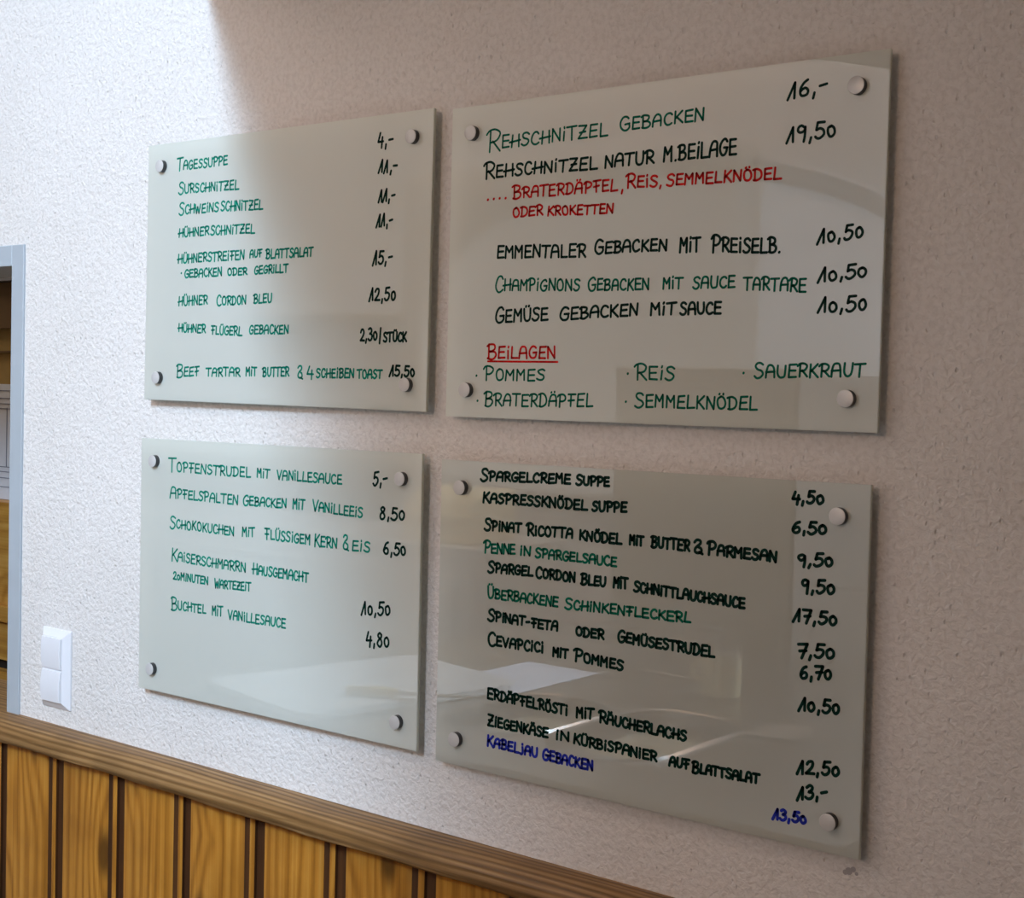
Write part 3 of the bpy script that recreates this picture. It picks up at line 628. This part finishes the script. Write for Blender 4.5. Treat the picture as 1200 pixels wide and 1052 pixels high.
mx, my = -.085, -1.49
mug = empty('enamel_mug', (mx, my, zc + .001), 'cream enamel mug mirrored beside the prices on the lower right board', 'mug')
mug.scale = (1.22, 1.22, 1.22)
bm = bmesh.new()
lathe(bm, [(0, 0), (.034, 0), (.038, .004), (.039, .080), (.041, .084), (.040, .085), (.037, .080), (.036, .006), (0, .005)], 36, 'Z'); obj('mug_body', bm, M['cream'], mug, smooth=40)
bm = bmesh.new()
hd = [(-.038 - .028 * math.sin(math.pi * i / 10), .0, .068 - .050 * i / 10) for i in range(11)]
tube(bm, hd, .0045, 8); obj('handle', bm, M['cream'], mug, smooth=60)
bm = bmesh.new()
lathe(bm, [(.045, .0860), (.046, .0875), (.030, .091), (.006, .092), (.008, .100), (0, .102)], 30, 'Z'); obj('lid', bm, M['inox'], mug, smooth=40)

tr = obj('chopping_board', bmesh.new(), M['white'])
bm = bmesh.new(); v = [bm.verts.new((x, y, 0)) for x, y in rrect(-.22, .22, -.30, .30, .05)]
f = bm.faces.new(v); e = bmesh.ops.extrude_face_region(bm, geom=[f]); bmesh.ops.translate(bm, verts=[q for q in e['geom'] if isinstance(q, bmesh.types.BMVert)], vec=(0, 0, .015))
bmesh.ops.recalc_face_normals(bm, faces=bm.faces); bm.to_mesh(tr.data); bm.free()
tr.location = (-.73, -.96, zc + .004); tr.rotation_euler.z = R(12)
tag(tr, 'white plastic chopping board mirrored at left in the lower right board', 'chopping board')
bp = bmesh.new(); extrude_profile(bp, [(-1.50, zc + .002), (-1.12, zc + .001), (-1.12, zc + .0018), (-1.50, zc + .0028)], -.66, -.44)
tag(obj('baking_paper', bp, M['paper']), 'white baking paper under the mirrored dish rack', 'baking paper')
kn = empty('kitchen_knife', (-.55, -.88, zc + .020), 'knife with yellow handle lying on the mirrored chopping board', 'knife')
kn.rotation_euler.z = R(60)
bm = bmesh.new(); lathe(bm, [(0, 0), (.010, .002), (.012, .03), (.010, .09), (.011, .115), (0, .118)], 14, 'Y', 0, .011); obj('handle', bm, M['handle'], kn, smooth=50)
bm = bmesh.new()
q = [(.0012, -.20), (.0012, 0), (.0012, 0)]
vs = [bm.verts.new(v) for v in ((0, -.20, .010), (.016, -.15, .010), (.018, 0, .010), (-.012, 0, .010), (0, -.20, .0125), (.016, -.15, .0125), (.018, 0, .0125), (-.012, 0, .0125))]
for fidx in ((0, 1, 2, 3), (7, 6, 5, 4), (0, 4, 5, 1), (1, 5, 6, 2), (2, 6, 7, 3), (3, 7, 4, 0)): bm.faces.new([vs[i] for i in fidx])
bmesh.ops.recalc_face_normals(bm, faces=bm.faces); obj('blade', bm, M['inox'], kn)

rk = empty('dish_rack', (-.36, -1.66, zc + .0045), 'wire dish rack mirrored below the word POMMES on the lower right board', 'dish rack')
bm = bmesh.new()
for z in (.012, .10): tube(bm, [(-.16, -.11, z), (.16, -.11, z), (.16, .11, z), (-.16, .11, z), (-.16, -.11, z)], .003, 6)
for x, y in ((-.16, -.11), (.16, -.11), (.16, .11), (-.16, .11)): tube(bm, [(x, y, -.003), (x, y, .10)], .003, 6)
obj('rack_frame', bm, M['inox'], rk, smooth=60)
for i in range(8):
    bm = bmesh.new(); x = -.13 + .037 * i
    tube(bm, [(x, -.11, .015), (x + .01, -.05, .02), (x + .04, 0, .11), (x + .05, .05, .02), (x, .11, .015)], .0022, 6); obj('wire', bm, M['inox'], rk, smooth=60)

def unit(name, x0, x1, y0, y1, z0, z1, body, label, cat, doors, dm, hm):
    e = empty(name, ((x0 + x1) / 2, (y0 + y1) / 2, z0), label, cat)
    bm = bmesh.new(); box(bm, x0, x1, y0, y1 - .02, z0, z1); kpart(e, 'body', bm, body, bevel=.004)
    for (u0, u1, v0, v1) in doors:
        a, b = x0 + (x1 - x0) * u0 + .003, x0 + (x1 - x0) * u1 - .003; c, d = z0 + (z1 - z0) * v0 + .003, z0 + (z1 - z0) * v1 - .003
        bm = bmesh.new(); box(bm, a, b, y1 - .02, y1, c, d); dr = kpart(e, 'door', bm, dm, bevel=.003)
        bm = bmesh.new(); tube(bm, [(b - .04, y1, d - .06), (b - .04, y1 + .03, d - .06), (b - .04, y1 + .03, d - .20), (b - .04, y1, d - .20)], .006, 8)
        h = obj('handle', bm, hm, smooth=50); h.parent = dr
    return e
unit('refrigerator', -.42, .22, -3.09, -2.5, 0, Z0 - .09, M['white'], 'white refrigerator mirrored at the lower right corner of the SAUERKRAUT board', 'refrigerator', [(0, 1, 0, .62), (0, 1, .62, 1)], M['white'], M['inox'])
unit('tall_cabinet', -1.09, -.43, -3.02, -2.5, 0, Z0 - .075, M['laminate'], 'beige tall cabinet mirrored behind the word SEMMELKNÖDEL', 'cabinet', [(0, .5, 0, 1), (.5, 1, 0, 1)], M['laminate'], M['inox'])
unit('chest_freezer', -4.3, -1.70, -3.09, -2.5, 0, Z0 - .74, M['white'], 'long white chest unit mirrored in the lower left board', 'chest freezer', [(0, .34, 0, .9), (.34, .67, 0, .9), (.67, 1, 0, .9)], M['white'], M['inox'])
bb = empty('bread_bin', (-1.97, -2.75, Z0 - .74), 'cream bread bin mirrored at the left edge of the lower right board', 'bread bin')
bm = bmesh.new(); extrude_profile(bm, [(-.14, 0), (.14, 0), (.14, .10), (.10, .17), (.02, .20), (-.14, .20)], -.17, .17); obj('bin_body', bm, M['cream'], bb, bevel=.012)
bm = bmesh.new(); tube(bm, [(-.05, .14, .06), (-.05, .165, .06), (.05, .165, .06), (.05, .14, .06)], .006, 8); obj('handle', bm, M['inox'], bb, smooth=50)
bm = bmesh.new(); box(bm, -4.6, -2.60, -3.099, -3.085, Z0 - .74, Z0 - .22); struct(obj('trim_6', bm, M['splash']), 'grey-brown tiled splashback on the opposite wall')
sf = empty('wall_shelf', (-3.0, -2.95, Z0 + .12), 'beige wall shelf mirrored low in the TAGESSUPPE board', 'shelf')
bm = bmesh.new(); box(bm, -3.5, -2.58, -3.099, -2.90, Z0 + .12, Z0 + .15); kpart(sf, 'shelf_board', bm, M['laminate'], bevel=.002)
for x in (-3.3, -2.72):
    bm = bmesh.new(); extrude_profile(bm, [(-3.099, Z0 - .02), (-3.07, Z0 - .02), (-2.93, Z0 + .10), (-2.93, Z0 + .1199), (-3.099, Z0 + .1199)], x, x + .025); kpart(sf, 'bracket', bm, M['laminate'])
pc = empty('wall_picture', (-2.75, -3.09, Z0 + .25), 'white framed print mirrored behind the price 12,50', 'picture')
bm = bmesh.new(); box(bm, -2.95, -2.60, -3.098, -3.08, Z0 + .152, Z0 + .40); kpart(pc, 'picture_frame', bm, M['white'], bevel=.004)
bm = bmesh.new(); box(bm, -2.92, -2.63, -3.080, -3.078, Z0 + .182, Z0 + .37); kpart(pc, 'print', bm, M['paper'])
lp = empty('fill_lamp', (-1.0, -2.2, Z0 + 1.95), 'flat oblong fill lamp added over the kitchen', 'fill lamp')
bm = bmesh.new(); box(bm, -.85, .85, -.3, .3, -.06, 0); obj('housing', bm, M['white'], lp, bevel=.01)

l2 = empty('wall_fill_lamp', (0.80, -2.72, Z0 + 0.46), 'flat square lamp added as fill under the shade slab', 'fill lamp')
bm = bmesh.new(); box(bm, -.32, .32, -.16, .16, -.022, 0); obj('housing', bm, M['white'], l2, bevel=.006)

l3 = empty('fill_lamp', (-2.9, -1.75, Z0 + 1.95), 'long fill lamp added over the white chest unit', 'fill lamp')
bm = bmesh.new(); box(bm, -.75, .75, -.22, .22, -.06, 0); obj('housing', bm, M['white'], l3, bevel=.01)
